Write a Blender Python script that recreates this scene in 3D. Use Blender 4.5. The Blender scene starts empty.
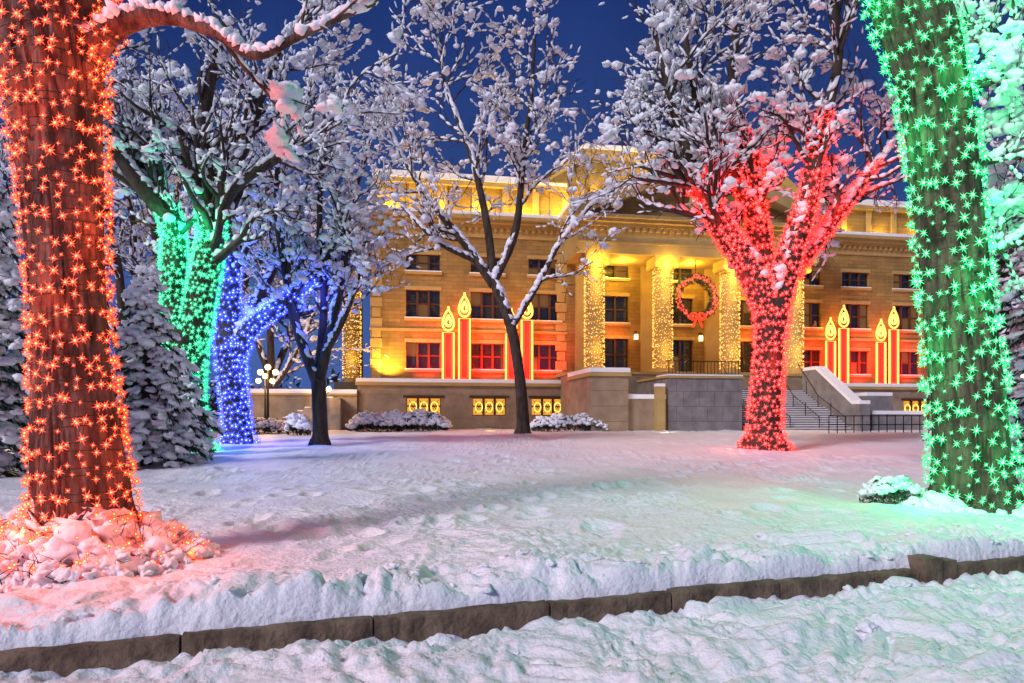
import bpy, bmesh, math, random
import numpy as np
from mathutils import Vector
R = random.Random(7)
rng = np.random.default_rng(7)
scene = bpy.context.scene
# ------------------------------------------------------------------ materials
def mat(name, col, rough=0.7, emis=None, es=0.0, bump=None, var=None, spec=0.3, metal=0.0, sample=True):
    m = bpy.data.materials.new(name); m.use_nodes = True
    nt = m.node_tree; b = nt.nodes['Principled BSDF']
    b.inputs['Base Color'].default_value = (*col, 1)
    b.inputs['Roughness'].default_value = rough
    b.inputs['Specular IOR Level'].default_value = spec
    b.inputs['Metallic'].default_value = metal
    if emis:
        b.inputs['Emission Color'].default_value = (*emis, 1)
        b.inputs['Emission Strength'].default_value = es
        if not sample: m.cycles.emission_sampling = 'NONE'
    tc = nt.nodes.new('ShaderNodeTexCoord')
    if var:
        sc, col2, stretch = var
        mp = nt.nodes.new('ShaderNodeMapping'); mp.inputs['Scale'].default_value = stretch
        n = nt.nodes.new('ShaderNodeTexNoise'); n.inputs['Scale'].default_value = sc; n.inputs['Detail'].default_value = 6
        r = nt.nodes.new('ShaderNodeValToRGB')
        r.color_ramp.elements[0].position = .35; r.color_ramp.elements[1].position = .65
        r.color_ramp.elements[0].color = (*col, 1); r.color_ramp.elements[1].color = (*col2, 1)
        nt.links.new(tc.outputs['Object'], mp.inputs[0]); nt.links.new(mp.outputs[0], n.inputs['Vector'])
        nt.links.new(n.outputs['Fac'], r.inputs[0]); nt.links.new(r.outputs[0], b.inputs['Base Color'])
    if bump:
        sc, st, dist, stretch = bump
        mp = nt.nodes.new('ShaderNodeMapping'); mp.inputs['Scale'].default_value = stretch
        n = nt.nodes.new('ShaderNodeTexNoise'); n.inputs['Scale'].default_value = sc; n.inputs['Detail'].default_value = 8
        bp = nt.nodes.new('ShaderNodeBump'); bp.inputs['Strength'].default_value = st; bp.inputs['Distance'].default_value = dist
        nt.links.new(tc.outputs['Object'], mp.inputs[0]); nt.links.new(mp.outputs[0], n.inputs['Vector'])
        nt.links.new(n.outputs['Fac'], bp.inputs['Height']); nt.links.new(bp.outputs[0], b.inputs['Normal'])
    return m
one = (1, 1, 1)
M = {}
M['snow'] = mat('snow', (.87, .89, .93), .5, bump=(22, .7, .03, one), var=(2.5, (.81, .84, .92), one))
M['snowfall'] = mat('branch_snow', (.86, .88, .93), .6, bump=(12, .7, .04, one))
M['bark'] = mat('bark', (.035, .024, .018), .9, var=(6, (.085, .06, .045), (1, 1, .25)), bump=(14, 1.0, .03, (1, 1, .22)))
M['barkN'] = mat('bark_near', (.045, .028, .022), .9, var=(9, (.18, .12, .095), (1, 1, .25)), bump=(22, 1.0, .06, (1, 1, .22)))
M['needle'] = mat('needles', (.03, .06, .035), .8)
M['cable'] = mat('cable', (.01, .03, .015), .5)
M['stone'] = mat('granite', (.24, .18, .12), .85, var=(1.2, (.33, .26, .18), one), bump=(8, .5, .03, one))
M['greystone'] = mat('grey_stone', (.16, .15, .155), .85, var=(1.5, (.24, .23, .23), one), bump=(8, .5, .03, one))
M['trim'] = mat('limestone_trim', (.38, .27, .10), .8, var=(1.0, (.44, .32, .13), one), bump=(6, .3, .02, one))
M['frame'] = mat('window_frame', (.07, .035, .02), .5)
M['glass'] = mat('window_glass', (.015, .02, .03), .06, spec=.8)
M['blind'] = mat('window_dim_room', (.05, .03, .02), .3, (1, .5, .15), .12)
M['warmwin'] = mat('window_lit_room', (.2, .1, .03), .4, (1, .42, .05), .9, var=(3, (.05, .03, .01), one))
M['iron'] = mat('iron', (.02, .02, .022), .5, metal=.5)
M['kerb'] = mat('kerb_stone', (.085, .058, .042), .8, var=(5, (.21, .15, .105), one), bump=(18, .9, .03, one))
M['globe'] = mat('lamp_globe', (.9, .7, .4), .4, (1, .62, .22), 5)
M['leaf'] = mat('hedge_leaf', (.035, .05, .03), .8)
M['far'] = mat('distant_foliage', (.03, .035, .035), .9)
def brick():
    m = bpy.data.materials.new('tan_brick'); m.use_nodes = True; nt = m.node_tree; b = nt.nodes['Principled BSDF']
    tc = nt.nodes.new('ShaderNodeTexCoord'); sp = nt.nodes.new('ShaderNodeSeparateXYZ'); cb = nt.nodes.new('ShaderNodeCombineXYZ')
    ad = nt.nodes.new('ShaderNodeMath'); ad.operation = 'ADD'
    nt.links.new(tc.outputs['Object'], sp.inputs[0])
    nt.links.new(sp.outputs[0], ad.inputs[0]); nt.links.new(sp.outputs[1], ad.inputs[1])
    nt.links.new(ad.outputs[0], cb.inputs[0]); nt.links.new(sp.outputs[2], cb.inputs[1])
    br = nt.nodes.new('ShaderNodeTexBrick'); br.inputs['Scale'].default_value = 1
    br.inputs['Brick Width'].default_value = .9; br.inputs['Row Height'].default_value = .3; br.inputs['Mortar Size'].default_value = .014
    br.inputs['Color1'].default_value = (.34, .22, .065, 1); br.inputs['Color2'].default_value = (.26, .165, .048, 1); br.inputs['Mortar'].default_value = (.17, .11, .04, 1)
    nt.links.new(cb.outputs[0], br.inputs['Vector'])
    n = nt.nodes.new('ShaderNodeTexNoise'); n.inputs['Scale'].default_value = .6; n.inputs['Detail'].default_value = 5
    rr = nt.nodes.new('ShaderNodeValToRGB'); rr.color_ramp.elements[0].color = (.6, .58, .55, 1); rr.color_ramp.elements[1].color = (1.1, 1.1, 1.1, 1)
    rr.color_ramp.elements[0].position = .3; rr.color_ramp.elements[1].position = .65
    mm = nt.nodes.new('ShaderNodeMixRGB'); mm.blend_type = 'MULTIPLY'; mm.inputs[0].default_value = .8
    nt.links.new(tc.outputs['Object'], n.inputs['Vector']); nt.links.new(n.outputs['Fac'], rr.inputs[0])
    nt.links.new(br.outputs['Color'], mm.inputs[1]); nt.links.new(rr.outputs[0], mm.inputs[2]); nt.links.new(mm.outputs[0], b.inputs['Base Color'])
    bp = nt.nodes.new('ShaderNodeBump'); bp.inputs['Strength'].default_value = .4; bp.inputs['Distance'].default_value = .02; bp.invert = True
    nt.links.new(br.outputs['Fac'], bp.inputs['Height']); nt.links.new(bp.outputs[0], b.inputs['Normal'])
    b.inputs['Roughness'].default_value = .85
    return m
M['brick'] = brick()
def bulbmats(nm, core, ray, cs, rs):
    return [mat(nm + '_bulb_core', (.5, .5, .5), .3, core, cs, sample=False), mat(nm + '_bulb_starburst', (.2, .2, .2), .3, ray, rs, sample=False)]  # second material: emissive colour imitating the lens starburst round each bulb
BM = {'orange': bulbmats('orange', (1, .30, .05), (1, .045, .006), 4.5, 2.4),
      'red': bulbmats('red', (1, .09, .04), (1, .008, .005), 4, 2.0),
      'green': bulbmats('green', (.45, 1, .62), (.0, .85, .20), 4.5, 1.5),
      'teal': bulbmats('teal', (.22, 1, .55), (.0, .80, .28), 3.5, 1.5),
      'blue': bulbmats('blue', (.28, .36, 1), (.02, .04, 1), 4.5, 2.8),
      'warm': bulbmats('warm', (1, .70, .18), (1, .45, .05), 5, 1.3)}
# ------------------------------------------------------------------ mesh buffer
class MB:
    def __init__(s): s.v = []; s.q = []; s.t = []; s.qm = []; s.tm = []; s.n = 0
    def add(s, v, q=None, t=None, m=0):
        v = np.asarray(v, dtype=np.float64).reshape(-1, 3); s.v.append(v)
        if q is not None and len(q):
            q = np.asarray(q).reshape(-1, 4) + s.n; s.q.append(q); s.qm.append(np.broadcast_to(m, (len(q),)))
        if t is not None and len(t):
            t = np.asarray(t).reshape(-1, 3) + s.n; s.t.append(t); s.tm.append(np.broadcast_to(m, (len(t),)))
        s.n += len(v)
    def obj(s, name, mats, parent=None, smooth=False, loc=None):
        if s.n == 0: return None
        V = np.concatenate(s.v)
        if loc is not None: V = V - np.array(loc)
        Q = np.concatenate(s.q) if s.q else np.zeros((0, 4), int); T = np.concatenate(s.t) if s.t else np.zeros((0, 3), int)
        mi = np.concatenate((s.qm if s.q else []) + (s.tm if s.t else [])).astype(np.int32)
        loops = np.concatenate([Q.ravel(), T.ravel()]).astype(np.int32)
        starts = np.concatenate([np.arange(len(Q)) * 4, len(Q) * 4 + np.arange(len(T)) * 3]).astype(np.int32)
        me = bpy.data.meshes.new(name)
        me.vertices.add(len(V)); me.vertices.foreach_set('co', V.astype(np.float32).ravel())
        me.loops.add(len(loops)); me.loops.foreach_set('vertex_index', loops)
        me.polygons.add(len(starts)); me.polygons.foreach_set('loop_start', starts)
        me.polygons.foreach_set('material_index', mi)
        me.polygons.foreach_set('use_smooth', np.full(len(starts), smooth))
        me.update(calc_edges=True); me.validate()
        for m in mats: me.materials.append(m)
        o = bpy.data.objects.new(name, me); scene.collection.objects.link(o)
        if parent: o.parent = parent
        if loc is not None: o.location = loc
        return o
def empty(name, loc=(0, 0, 0), rz=0):
    e = bpy.data.objects.new(name, None); e.location = loc; e.rotation_euler = (0, 0, rz); e.empty_display_size = .3
    scene.collection.objects.link(e); return e
def box(mb, x0, x1, y0, y1, z0, z1, m=0):
    v = [(x0, y0, z0), (x1, y0, z0), (x1, y1, z0), (x0, y1, z0), (x0, y0, z1), (x1, y0, z1), (x1, y1, z1), (x0, y1, z1)]
    mb.add(v, q=[(0, 3, 2, 1), (4, 5, 6, 7), (0, 1, 5, 4), (1, 2, 6, 5), (2, 3, 7, 6), (3, 0, 4, 7)], m=m)
def prism(mb, poly, y0, y1, m=0):
    n = len(poly); v = [(p[0], y0, p[1]) for p in poly] + [(p[0], y1, p[1]) for p in poly]
    t = [(0, i, i + 1) for i in range(1, n - 1)] + [(n, n + i + 1, n + i) for i in range(1, n - 1)]
    mb.add(v, q=[(i, (i + 1) % n, n + (i + 1) % n, n + i) for i in range(n)], t=t, m=m)
def frames(P):
    T = np.gradient(P, axis=0); T /= np.linalg.norm(T, axis=1)[:, None] + 1e-9
    a = np.array([1., 0, 0]) if abs(T[0][0]) < .8 else np.array([0, 1., 0])
    N = np.zeros_like(P); n = a
    for i in range(len(P)):
        n = n - T[i] * n.dot(T[i]); n = n / (np.linalg.norm(n) + 1e-9); N[i] = n
    return T, N, np.cross(T, N)
def tube(mb, P, r, sides=6, m=0, disp=None, cap=True):
    P = np.asarray(P, float); r = np.asarray(r, float); T, N, B = frames(P); k = len(P)
    a = np.linspace(0, 2 * np.pi, sides, endpoint=False)
    rr = np.repeat(r[:, None], sides, 1)
    if disp is not None: rr = rr + disp(a[None, :].repeat(k, 0), np.arange(k)[:, None].repeat(sides, 1), rr)
    V = P[:, None] + rr[..., None] * (np.cos(a)[None, :, None] * N[:, None] + np.sin(a)[None, :, None] * B[:, None])
    i = np.arange(k - 1)[:, None] * sides; j = np.arange(sides)[None, :]; j2 = (j + 1) % sides
    Q = np.stack([i + j, i + j2, i + sides + j2, i + sides + j], -1).reshape(-1, 4)
    V = V.reshape(-1, 3); Tt = []
    if cap:
        V = np.vstack([V, P[-1] + T[-1] * r[-1] * .7, P[0]]); c = len(V) - 2; b0 = (k - 1) * sides
        Tt = [(b0 + x, b0 + (x + 1) % sides, c) for x in range(sides)] + [((x + 1) % sides, x, c + 1) for x in range(sides)]
    mb.add(V, q=Q, t=Tt, m=m)
def spline(pts, n):
    P = np.asarray(pts, float); k = len(P)
    E = np.vstack([2 * P[0] - P[1], P, 2 * P[-1] - P[-2]]); out = []
    for u in np.linspace(0, k - 1 - 1e-6, n):
        i = int(u); f = u - i; a, b, c, d = E[i], E[i + 1], E[i + 2], E[i + 3]
        out.append(.5 * ((2 * b) + (-a + c) * f + (2 * a - 5 * b + 4 * c - d) * f * f + (-a + 3 * b - 3 * c + d) * f ** 3))
    return np.array(out)
# ------------------------------------------------------------------ blobs
def ico(sub):
    bm = bmesh.new(); bmesh.ops.create_icosphere(bm, subdivisions=sub, radius=1)
    v = np.array([x.co[:] for x in bm.verts]); f = np.array([[y.index for y in x.verts] for x in bm.faces]); bm.free(); return v, f
ICO = {k: ico(k) for k in (1, 2, 3)}
def lumpy(sub, amp, seed):
    v, f = ICO[sub]; g = np.random.default_rng(seed); d = np.zeros(len(v))
    for _ in range(7):
        k = g.normal(size=3) * 2.6; d += np.sin(v @ k + g.uniform(0, 6)) / 7
    return v * (1 + amp * d)[:, None] , f
TPL = {k: [lumpy(k, a, 100 * k + i) for i in range(8)] for k, a in ((1, .5), (2, 1.1), (3, 1.0))}
class Blobs:
    def __init__(s): s.b = {1: [], 2: [], 3: []}
    def put(s, c, ax, L, w, h, sub=2): s.b[sub].append((c, ax, L, w, h))
    def bake(s, mb, m=0):
        for sub, lst in s.b.items():
            if not lst: continue
            C = np.array([x[0] for x in lst]); A = np.array([x[1] for x in lst], float); S = np.array([x[2:5] for x in lst])
            A /= np.linalg.norm(A, axis=1)[:, None] + 1e-9
            side = np.cross(np.array([0, 0, 1.]), A); bad = np.linalg.norm(side, axis=1) < .05; side[bad] = (0, 1, 0)
            side /= np.linalg.norm(side, axis=1)[:, None]; up = np.cross(A, side)
            for k in range(8):
                idx = np.arange(k, len(lst), 8)
                if not len(idx): continue
                tv, tf = TPL[sub][k]
                V = C[idx][:, None] + tv[None, :, :1] * (A[idx] * S[idx, :1])[:, None] + tv[None, :, 1:2] * (side[idx] * S[idx, 1:2])[:, None] + tv[None, :, 2:] * (up[idx] * S[idx, 2:])[:, None]
                F = tf[None] + (np.arange(len(idx)) * len(tv))[:, None, None]
                mb.add(V.reshape(-1, 3), t=F.reshape(-1, 3), m=m)
# ------------------------------------------------------------------ ground
tab = rng.random((256, 256))
def vn(x, y):
    xi = np.floor(x).astype(int); yi = np.floor(y).astype(int); fx = x - xi; fy = y - yi
    fx = fx * fx * (3 - 2 * fx); fy = fy * fy * (3 - 2 * fy)
    g = lambda a, b: tab[a % 256, b % 256]
    return (g(xi, yi) * (1 - fx) + g(xi + 1, yi) * fx) * (1 - fy) + (g(xi, yi + 1) * (1 - fx) + g(xi + 1, yi + 1) * fx) * fy
def puff(x, y, o=0): return np.abs(2 * vn(x + o, y + o * 1.7) - 1)
def fbm(x, y, o=0):
    c, s_ = .8, .6; t = 0
    for k in range(4):
        t = t + vn(x + o, y + o) / 2 ** (k + 1); x, y = (c * x - s_ * y) * 2.1, (s_ * x + c * y) * 2.1
    return t
CA = math.atan(.34)
def sdist(x, y): return -math.sin(CA) * x + math.cos(CA) * (y - 4.55)
dents = [(R.uniform(-7, 9), 5.6 + 15 * R.random() ** 1.5, R.uniform(.10, .20), R.uniform(.02, .06)) for _ in range(260)]
for k in range(26):
    dents.append((-1.5 + k * .33 + R.uniform(-.05, .05), 7 + k * .42 + (k % 2) * .22, .12, .08))
def gz(x, y, fine=True):
    x = np.asarray(x, float); y = np.asarray(y, float); s = sdist(x, y)
    lawn = np.interp(y, [3, 5, 10, 22, 30, 40, 50, 60], [.27, .31, .42, .55, .65, .75, .8, .8])
    far = np.clip(1 - (y - 45) / 30, 0, 1)
    lawn = lawn + far * ((vn(x * .5 + 3, y * .5) - .5) * .12 + (vn(x * 1.3, y * 1.3) - .5) * .09)
    wx = x + .5 * vn(x * 2, y * 2); wy = y + .5 * vn(x * 2 + 9, y * 2)
    edge = np.exp(-np.clip(s - .25, 0, 99) / .9)
    lump = fbm(wx * 2.4, wy * 2.4) * 1.1 + puff(wx * 5, wy * 5, 5) * .28 + puff(wx * 11 + wy * 3, wy * 11 - wx * 3, 11) * .22 + puff(wx * 21, wy * 21, 15) * .09
    fineN = fbm(wx * 3, wy * 3, 3) * .7 + puff(wx * 12 + wy * 4, wy * 12 - wx * 4, 8) * .25
    patch = .4 + 1.2 * np.clip((vn(x * .6 + 40, y * .6) - .35) * 3, 0, 1)
    lawn = lawn + edge * (lump * .28 - .155) + (1 - edge) * (fineN - .4) * .10 * far * patch + edge * .07
    st = .07 + .035 * vn(x, y)
    st = st + (fbm(wx * 2, wy * 2, 21) * .18 - .09 + puff(wx * 5.5, wy * 5.5, 31) * .06 + puff(wx * 12 + wy * 4, wy * 12 - wx * 4, 41) * .045 + puff(wx * 22, wy * 22, 45) * .018) * np.clip(1 - (-s - 6) / 6, .1, 1)
    w = np.clip((s - .05) / .10 - .3 * (vn(x * 4, y * 4) - .5), 0, 1); w = w * w * (3 - 2 * w)
    z = st * (1 - w) + lawn * w - .07 * np.exp(-((s - .2) / .1) ** 2) * w * vn(x * 2.3 + 5, y * 2.3)
    return z
def gzs(x, y): return float(gz(np.array([x]), np.array([y]))[0])
def axis(lo, hi, step, out0, out1, g):
    c = list(np.arange(lo, hi, step)); d = step; a = hi
    while a < out1: c.append(a); d *= g; a += d
    d = step; a = lo - step
    while a > out0: c.insert(0, a); d *= g; a -= d
    return np.array(c)
xs = axis(-6, 8.5, .024, -3000, 3000, 1.06); ys = axis(3.0, 9.5, .024, -300, 4000, 1.02)
X, Y = np.meshgrid(xs, ys); Z = gz(X, Y)
for dx, dy, dr, dd in dents:
    i0, i1 = np.searchsorted(xs, [dx - 3 * dr, dx + 3 * dr]); j0, j1 = np.searchsorted(ys, [dy - 3 * dr, dy + 3 * dr])
    if sdist(dx, dy) < .9: continue
    q = np.hypot(X[j0:j1, i0:i1] - dx, (Y[j0:j1, i0:i1] - dy) * .7) / dr
    Z[j0:j1, i0:i1] += dd * (-np.exp(-q ** 4) + .35 * np.exp(-((q - 1.35) / .35) ** 2))
g = MB(); ny, nx = X.shape
ii = (np.arange(ny - 1)[:, None] * nx + np.arange(nx - 1)[None]).reshape(-1)
g.add(np.stack([X, Y, Z], -1).reshape(-1, 3), q=np.stack([ii, ii + 1, ii + nx + 1, ii + nx], -1))
g.obj('snowy_ground', [M['snow']], smooth=True)
cb = Blobs()
for _ in range(220):
    x = R.uniform(-5, 8); s = R.choice([R.uniform(.15, 1.2), R.uniform(-1.6, -.05), R.uniform(.15, .5)])
    y = 4.55 + (s + math.sin(CA) * x) / math.cos(CA); r = R.uniform(.01, .045) * R.uniform(.6, 1.2)
    cb.put((x, y, gzs(x, y) - r * .15), (R.uniform(-1, 1), R.uniform(-1, 1), 0), r * 1.5, r * 1.1, r * .7, 3)
m_ = MB(); cb.bake(m_); m_.obj('snow_chunks', [M['snow']], smooth=True)
# ------------------------------------------------------------------ kerb
kr = empty('stone_kerb', (0, 4.55, 0), CA)
kb = MB(); u = -6.0; n = 0
while u < 16:
    L = R.uniform(.75, 1.25); a = u; b = u + L - .012; u += L
    if a < 3.75 < b: b = 3.6; u = 3.6
    top = .25 + R.uniform(-.010, .010)
    if 3.55 <= a < 3.9:
        for (p, q2, tp, pr) in ((3.61, 3.80, .345, .05), (3.815, 3.99, .31, .03)):
            box(kb, p, q2, -pr, .2, -.15, tp)
        u = 4.0; continue
    kx = np.linspace(a, b, 16); rows = [(.0, -.2), (0.0, .02), (.0, .12), (.004, top - .02), (.02, top), (.12, top), (.22, top), (.22, -.2)]
    V = np.array([[(x, yy + .015 * (vn(x * 9 + i * 3, i * 7.) - .5), zz + (.012 * (vn(x * 7, i * 5. + 2) - .5))) for yy, zz in rows] for i, x in enumerate(kx)]).reshape(-1, 3)
    q = [(i * 8 + j, i * 8 + 8 + j, i * 8 + 9 + j, i * 8 + j + 1) for i in range(15) for j in range(7)]
    t = [(0, j, j + 1) for j in range(1, 7)] + [(120, 121 + j, 120 + j) for j in range(1, 7)]
    kb.add(V, q=q, t=t)
ko = kb.obj('kerb_blocks', [M['kerb']], kr)
bv = ko.modifiers.new('b', 'BEVEL'); bv.width = .008; bv.limit_method = 'ANGLE'
# ------------------------------------------------------------------ lights
def point(name, loc, col, W, r=.05, parent=None):
    l = bpy.data.lights.new(name, 'POINT'); l.energy = W; l.color = col; l.shadow_soft_size = r
    o = bpy.data.objects.new(name, l); o.location = loc; scene.collection.objects.link(o)
    if parent: o.parent = parent
    return o
def spot(name, loc, tgt, col, W, ang, r=.1, parent=None, blend=.6):
    l = bpy.data.lights.new(name, 'SPOT'); l.energy = W; l.color = col; l.shadow_soft_size = r; l.spot_size = math.radians(ang); l.spot_blend = blend
    o = bpy.data.objects.new(name, l); o.location = loc; scene.collection.objects.link(o)
    o.rotation_euler = (Vector(tgt) - Vector(loc)).to_track_quat('-Z', 'Y').to_euler()
    if parent: o.parent = parent
    return o
def startpl():  # bulb core plus glowing spikes, a lens starburst built into the shape
    v = [(1, 0, 0), (-1, 0, 0), (0, 1, 0), (0, -1, 0), (0, 0, 1), (0, 0, -1)]
    t = [(0, 2, 4), (2, 1, 4), (1, 3, 4), (3, 0, 4), (2, 0, 5), (1, 2, 5), (3, 1, 5), (0, 3, 5)]; mi = [0] * 8
    v = [np.array(x) * .85 for x in v]
    dirs = []
    for k in range(8): a = k * math.pi / 4 + .2; dirs.append((math.cos(a), 0, math.sin(a)))
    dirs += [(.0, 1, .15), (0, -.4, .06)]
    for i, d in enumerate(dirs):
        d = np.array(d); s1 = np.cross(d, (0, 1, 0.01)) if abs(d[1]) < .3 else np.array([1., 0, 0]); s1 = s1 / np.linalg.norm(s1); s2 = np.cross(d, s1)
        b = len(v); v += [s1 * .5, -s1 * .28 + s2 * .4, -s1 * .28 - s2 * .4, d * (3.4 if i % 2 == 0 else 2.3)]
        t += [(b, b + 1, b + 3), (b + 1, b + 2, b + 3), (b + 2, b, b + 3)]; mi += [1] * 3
    return np.array(v), np.array(t), np.array(mi)
SV, ST, SM = startpl()
def bulbs(mb, C, size):
    C = np.asarray(C)
    if len(C) == 0: return
    n = len(C); a = rng.uniform(0, 6.28, n); s = size * rng.uniform(.5, 1.35, n)
    ca, sa = np.cos(a), np.sin(a); x = SV[None, :, 0] * ca[:, None] - SV[None, :, 2] * sa[:, None]; z = SV[None, :, 0] * sa[:, None] + SV[None, :, 2] * ca[:, None]
    V = np.stack([x, np.repeat(SV[None, :, 1], n, 0), z], -1) * s[:, None, None] + C[:, None]
    F = ST[None] + (np.arange(n) * len(SV))[:, None, None]
    mb.add(V.reshape(-1, 3), t=F.reshape(-1, 3), m=np.tile(SM, n))
def wrap(P, r, pitch, step, off):
    L = np.concatenate([[0], np.cumsum(np.linalg.norm(np.diff(P, axis=0), axis=1))]); T, N, B = frames(P)
    s = 0; ph = R.uniform(0, 6); out = []; cab = []; travel = 0; ds = step / 6; q1, q2 = R.uniform(.25, .7), R.uniform(1.3, 2.2)
    while s < L[-1]:
        rr = np.interp(s, L, r) + off
        c = np.array([np.interp(s, L, P[:, k]) for k in range(3)]); nn = np.array([np.interp(s, L, N[:, k]) for k in range(3)]); bb = np.array([np.interp(s, L, B[:, k]) for k in range(3)])
        wob = pitch * (.22 * math.sin(ph * q1) + .15 * math.sin(ph * q2)); tt = np.array([np.interp(s, L, T[:, k]) for k in range(3)])
        rad = math.cos(ph) * nn + math.sin(ph) * bb; p = c + rr * rad + tt * wob
        cab.append(p)
        if travel >= step:
            travel = 0; tan = -math.sin(ph) * nn + math.cos(ph) * bb
            out.append(p + tt * R.uniform(-.42, .42) * pitch + tan * R.uniform(-.35, .35) * step + rad * R.uniform(0, .02))
        h = 2 * math.pi * rr; dl = ds; ph += dl / rr; s += dl * pitch / h; travel += dl
    return np.array(out), np.array(cab)
LC = {'orange': (1, .08, .01), 'red': (1, .015, .008), 'green': (.0, 1, .22), 'teal': (.0, 1, .34), 'blue': (.03, .06, 1), 'warm': (1, .5, .1)}
# ------------------------------------------------------------------ trees
def make_tree(name, base, sc, limbs, seed, color=None, bulb=.02, pitch=.3, step=.3, W=20, near=False, subs=(7, 5, 4), L1=90,
              snow=1.0, kids=True, barkm='bark', cable=False, nlight=.9, up=.06, tw=1.0, goff=.35):
    rr = random.Random(seed); e = empty(name, (0, 0, 0)); zb = gzs(*base)
    O = np.array([base[0], base[1], zb]); bark = MB(); segs = []; bl = MB(); cbm = MB(); sb = Blobs()
    def disp(a, k, r):
        rid = np.abs(2 * vn(20 + 7 * np.cos(a) + .3 * np.sin(k * .08), 20 + 7 * np.sin(a) + k * .045) - 1)
        rid2 = vn(50 + 13 * np.cos(a), 50 + 13 * np.sin(a) + k * .16)
        return r * (.04 * np.sin(a * 3 + k * .03) + .17 * (rid - .5) + .07 * (rid2 - .5))
    def grow(p, d, L, r, lvl):
        n = 6 if lvl == 1 else (5 if lvl == 2 else 3); P = [p]; d = d / np.linalg.norm(d)
        for i in range(n):
            d = d + np.array([rr.gauss(0, .2), rr.gauss(0, .2), rr.gauss(0, .16) + up]); d /= np.linalg.norm(d); P.append(P[-1] + d * L / n)
        P = np.array(P); ra = np.linspace(r, max(r * .35, .007 * tw), n + 1)
        tube(bark, P, ra, 5 if lvl == 1 else 3, cap=False)
        for i in range(n): segs.append((P[i], P[i + 1], ra[i], lvl))
        if lvl <= len(subs) - 1:
            for c in range(subs[lvl]):
                t = rr.uniform(.2, 1); k = min(n - 1, int(t * n)); q = P[k] + (P[k + 1] - P[k]) * (t * n - k)
                ax = np.array([rr.gauss(0, 1), rr.gauss(0, 1), rr.gauss(0, 1)]); ax -= d * ax.dot(d); ax /= np.linalg.norm(ax)
                dd = (P[k + 1] - P[k]); dd /= np.linalg.norm(dd); a = math.radians(rr.uniform(28, 60))
                grow(q, dd * math.cos(a) + ax * math.sin(a), L * rr.uniform(.4, .68), max(ra[k] * .6, .009 * tw), lvl + 1)
    for li, (pts, ra, lit, spawn) in enumerate(limbs):
        n = 170 if near and li == 0 else max(14, len(pts) * 6)
        P = spline([(p[0], p[1], p[2]) for p in pts], n) * sc + O; rad = spline([(x, 0, 0) for x in ra], n)[:, 0] * sc
        if near and li == 0: tube(bark, P, rad, 190, disp=disp)
        else: tube(bark, P, rad, 20 if near else 12, disp=disp)
        L = np.concatenate([[0], np.cumsum(np.linalg.norm(np.diff(P, axis=0), axis=1))])
        if color and lit > 0:
            k = max(3, int(lit * n)); B_, C_ = wrap(P[:k], rad[:k] * 1.07, pitch, step, .02)
            bulbs(bl, B_, bulb)
            if cable and len(C_) > 3: tube(cbm, C_, np.full(len(C_), .004), 3, cap=False)
            cnt = max(1, int(L[k - 1] / nlight))
            for j in range(cnt):
                i = min(k - 1, int((j + .5) / cnt * k)); a = -math.pi / 2 + (j % 3 - 1) * 1.3
                off = rad[i] + goff + rad[i] * .3
                low = .4 if (P[i][2] - zb) < 1.0 else 1
                point('string_glow', P[i] + np.array([math.cos(a) * off, math.sin(a) * off, 0]), LC[color], W * low, .025, e)
        for i in range(n - 1):
            if not (near and li == 0): segs.append((P[i], P[i + 1], rad[i], 0))
        if spawn > 0 and kids:
            cnt = int(subs[0] * spawn * max(1, L[-1] / (L1 * sc * 1.3)))
            for c in range(cnt + 1):
                t = rr.uniform(.28 if li else .8, 1) if c else 1.0; k = min(n - 2, int(t * (n - 1)))
                dd = P[k + 1] - P[k]; dd /= np.linalg.norm(dd)
                ax = np.array([rr.gauss(0, 1), rr.gauss(0, 1), rr.gauss(0, .8)]); ax -= dd * ax.dot(dd); ax /= np.linalg.norm(ax)
                a = math.radians(rr.uniform(30, 65)) if c else .2
                grow(P[k], dd * math.cos(a) + ax * math.sin(a) + np.array([0, 0, .15]), L1 * sc * rr.uniform(.6, 1.25), max(.42 * rad[k], .018 * tw), 1)
    for p0, p1, r, lvl in segs:
        d = p1 - p0; l = np.linalg.norm(d); hz = math.hypot(d[0], d[1]) / (l + 1e-9)
        if lvl == 0:
            if hz > .24 and rr.random() < .97 * snow: sb.put((p0 + p1) / 2 + np.array([0, 0, r * .8]), d, l * .9, r * .8 + .03 * tw, r * .4 + .05 * tw, 2)
        else:
            pr = (.22 + .75 * hz) * snow * (1.1 if lvl == 1 else (.85 if lvl == 2 else .52))
            if rr.random() < pr and hz > .22:
                w = (r * .95 + rr.uniform(.014, .042)) * tw ** .5
                sb.put((p0 + p1) / 2 + np.array([0, 0, r * .7 + w * .3]), d, l * rr.uniform(.42, .6), w, w * .9, 1)
            if lvl >= 2 and rr.random() < .085 * snow:
                w = rr.uniform(.05, .14) * tw ** .7
                for q in range(2): sb.put(p1 + np.array([rr.gauss(0, w * .6), rr.gauss(0, w * .6), w * .3 + rr.gauss(0, w * .3)]), (rr.gauss(0, 1), rr.gauss(0, 1), rr.gauss(0, .3)), w * 1.35, w, w * .75, 2)
    bark.obj('trunk_and_limbs', [M[barkm]], e, True)
    sm = MB(); sb.bake(sm); sm.obj('snow_on_branches', [M['snowfall']], e, True)
    if color: bl.obj('string_light_bulbs', BM[color], e); cbm.obj('string_light_cable', [M['cable']], e)
    return e
def J(*a): return [(a[i], a[i + 1], a[i + 2]) for i in range(0, len(a), 3)]
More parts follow.
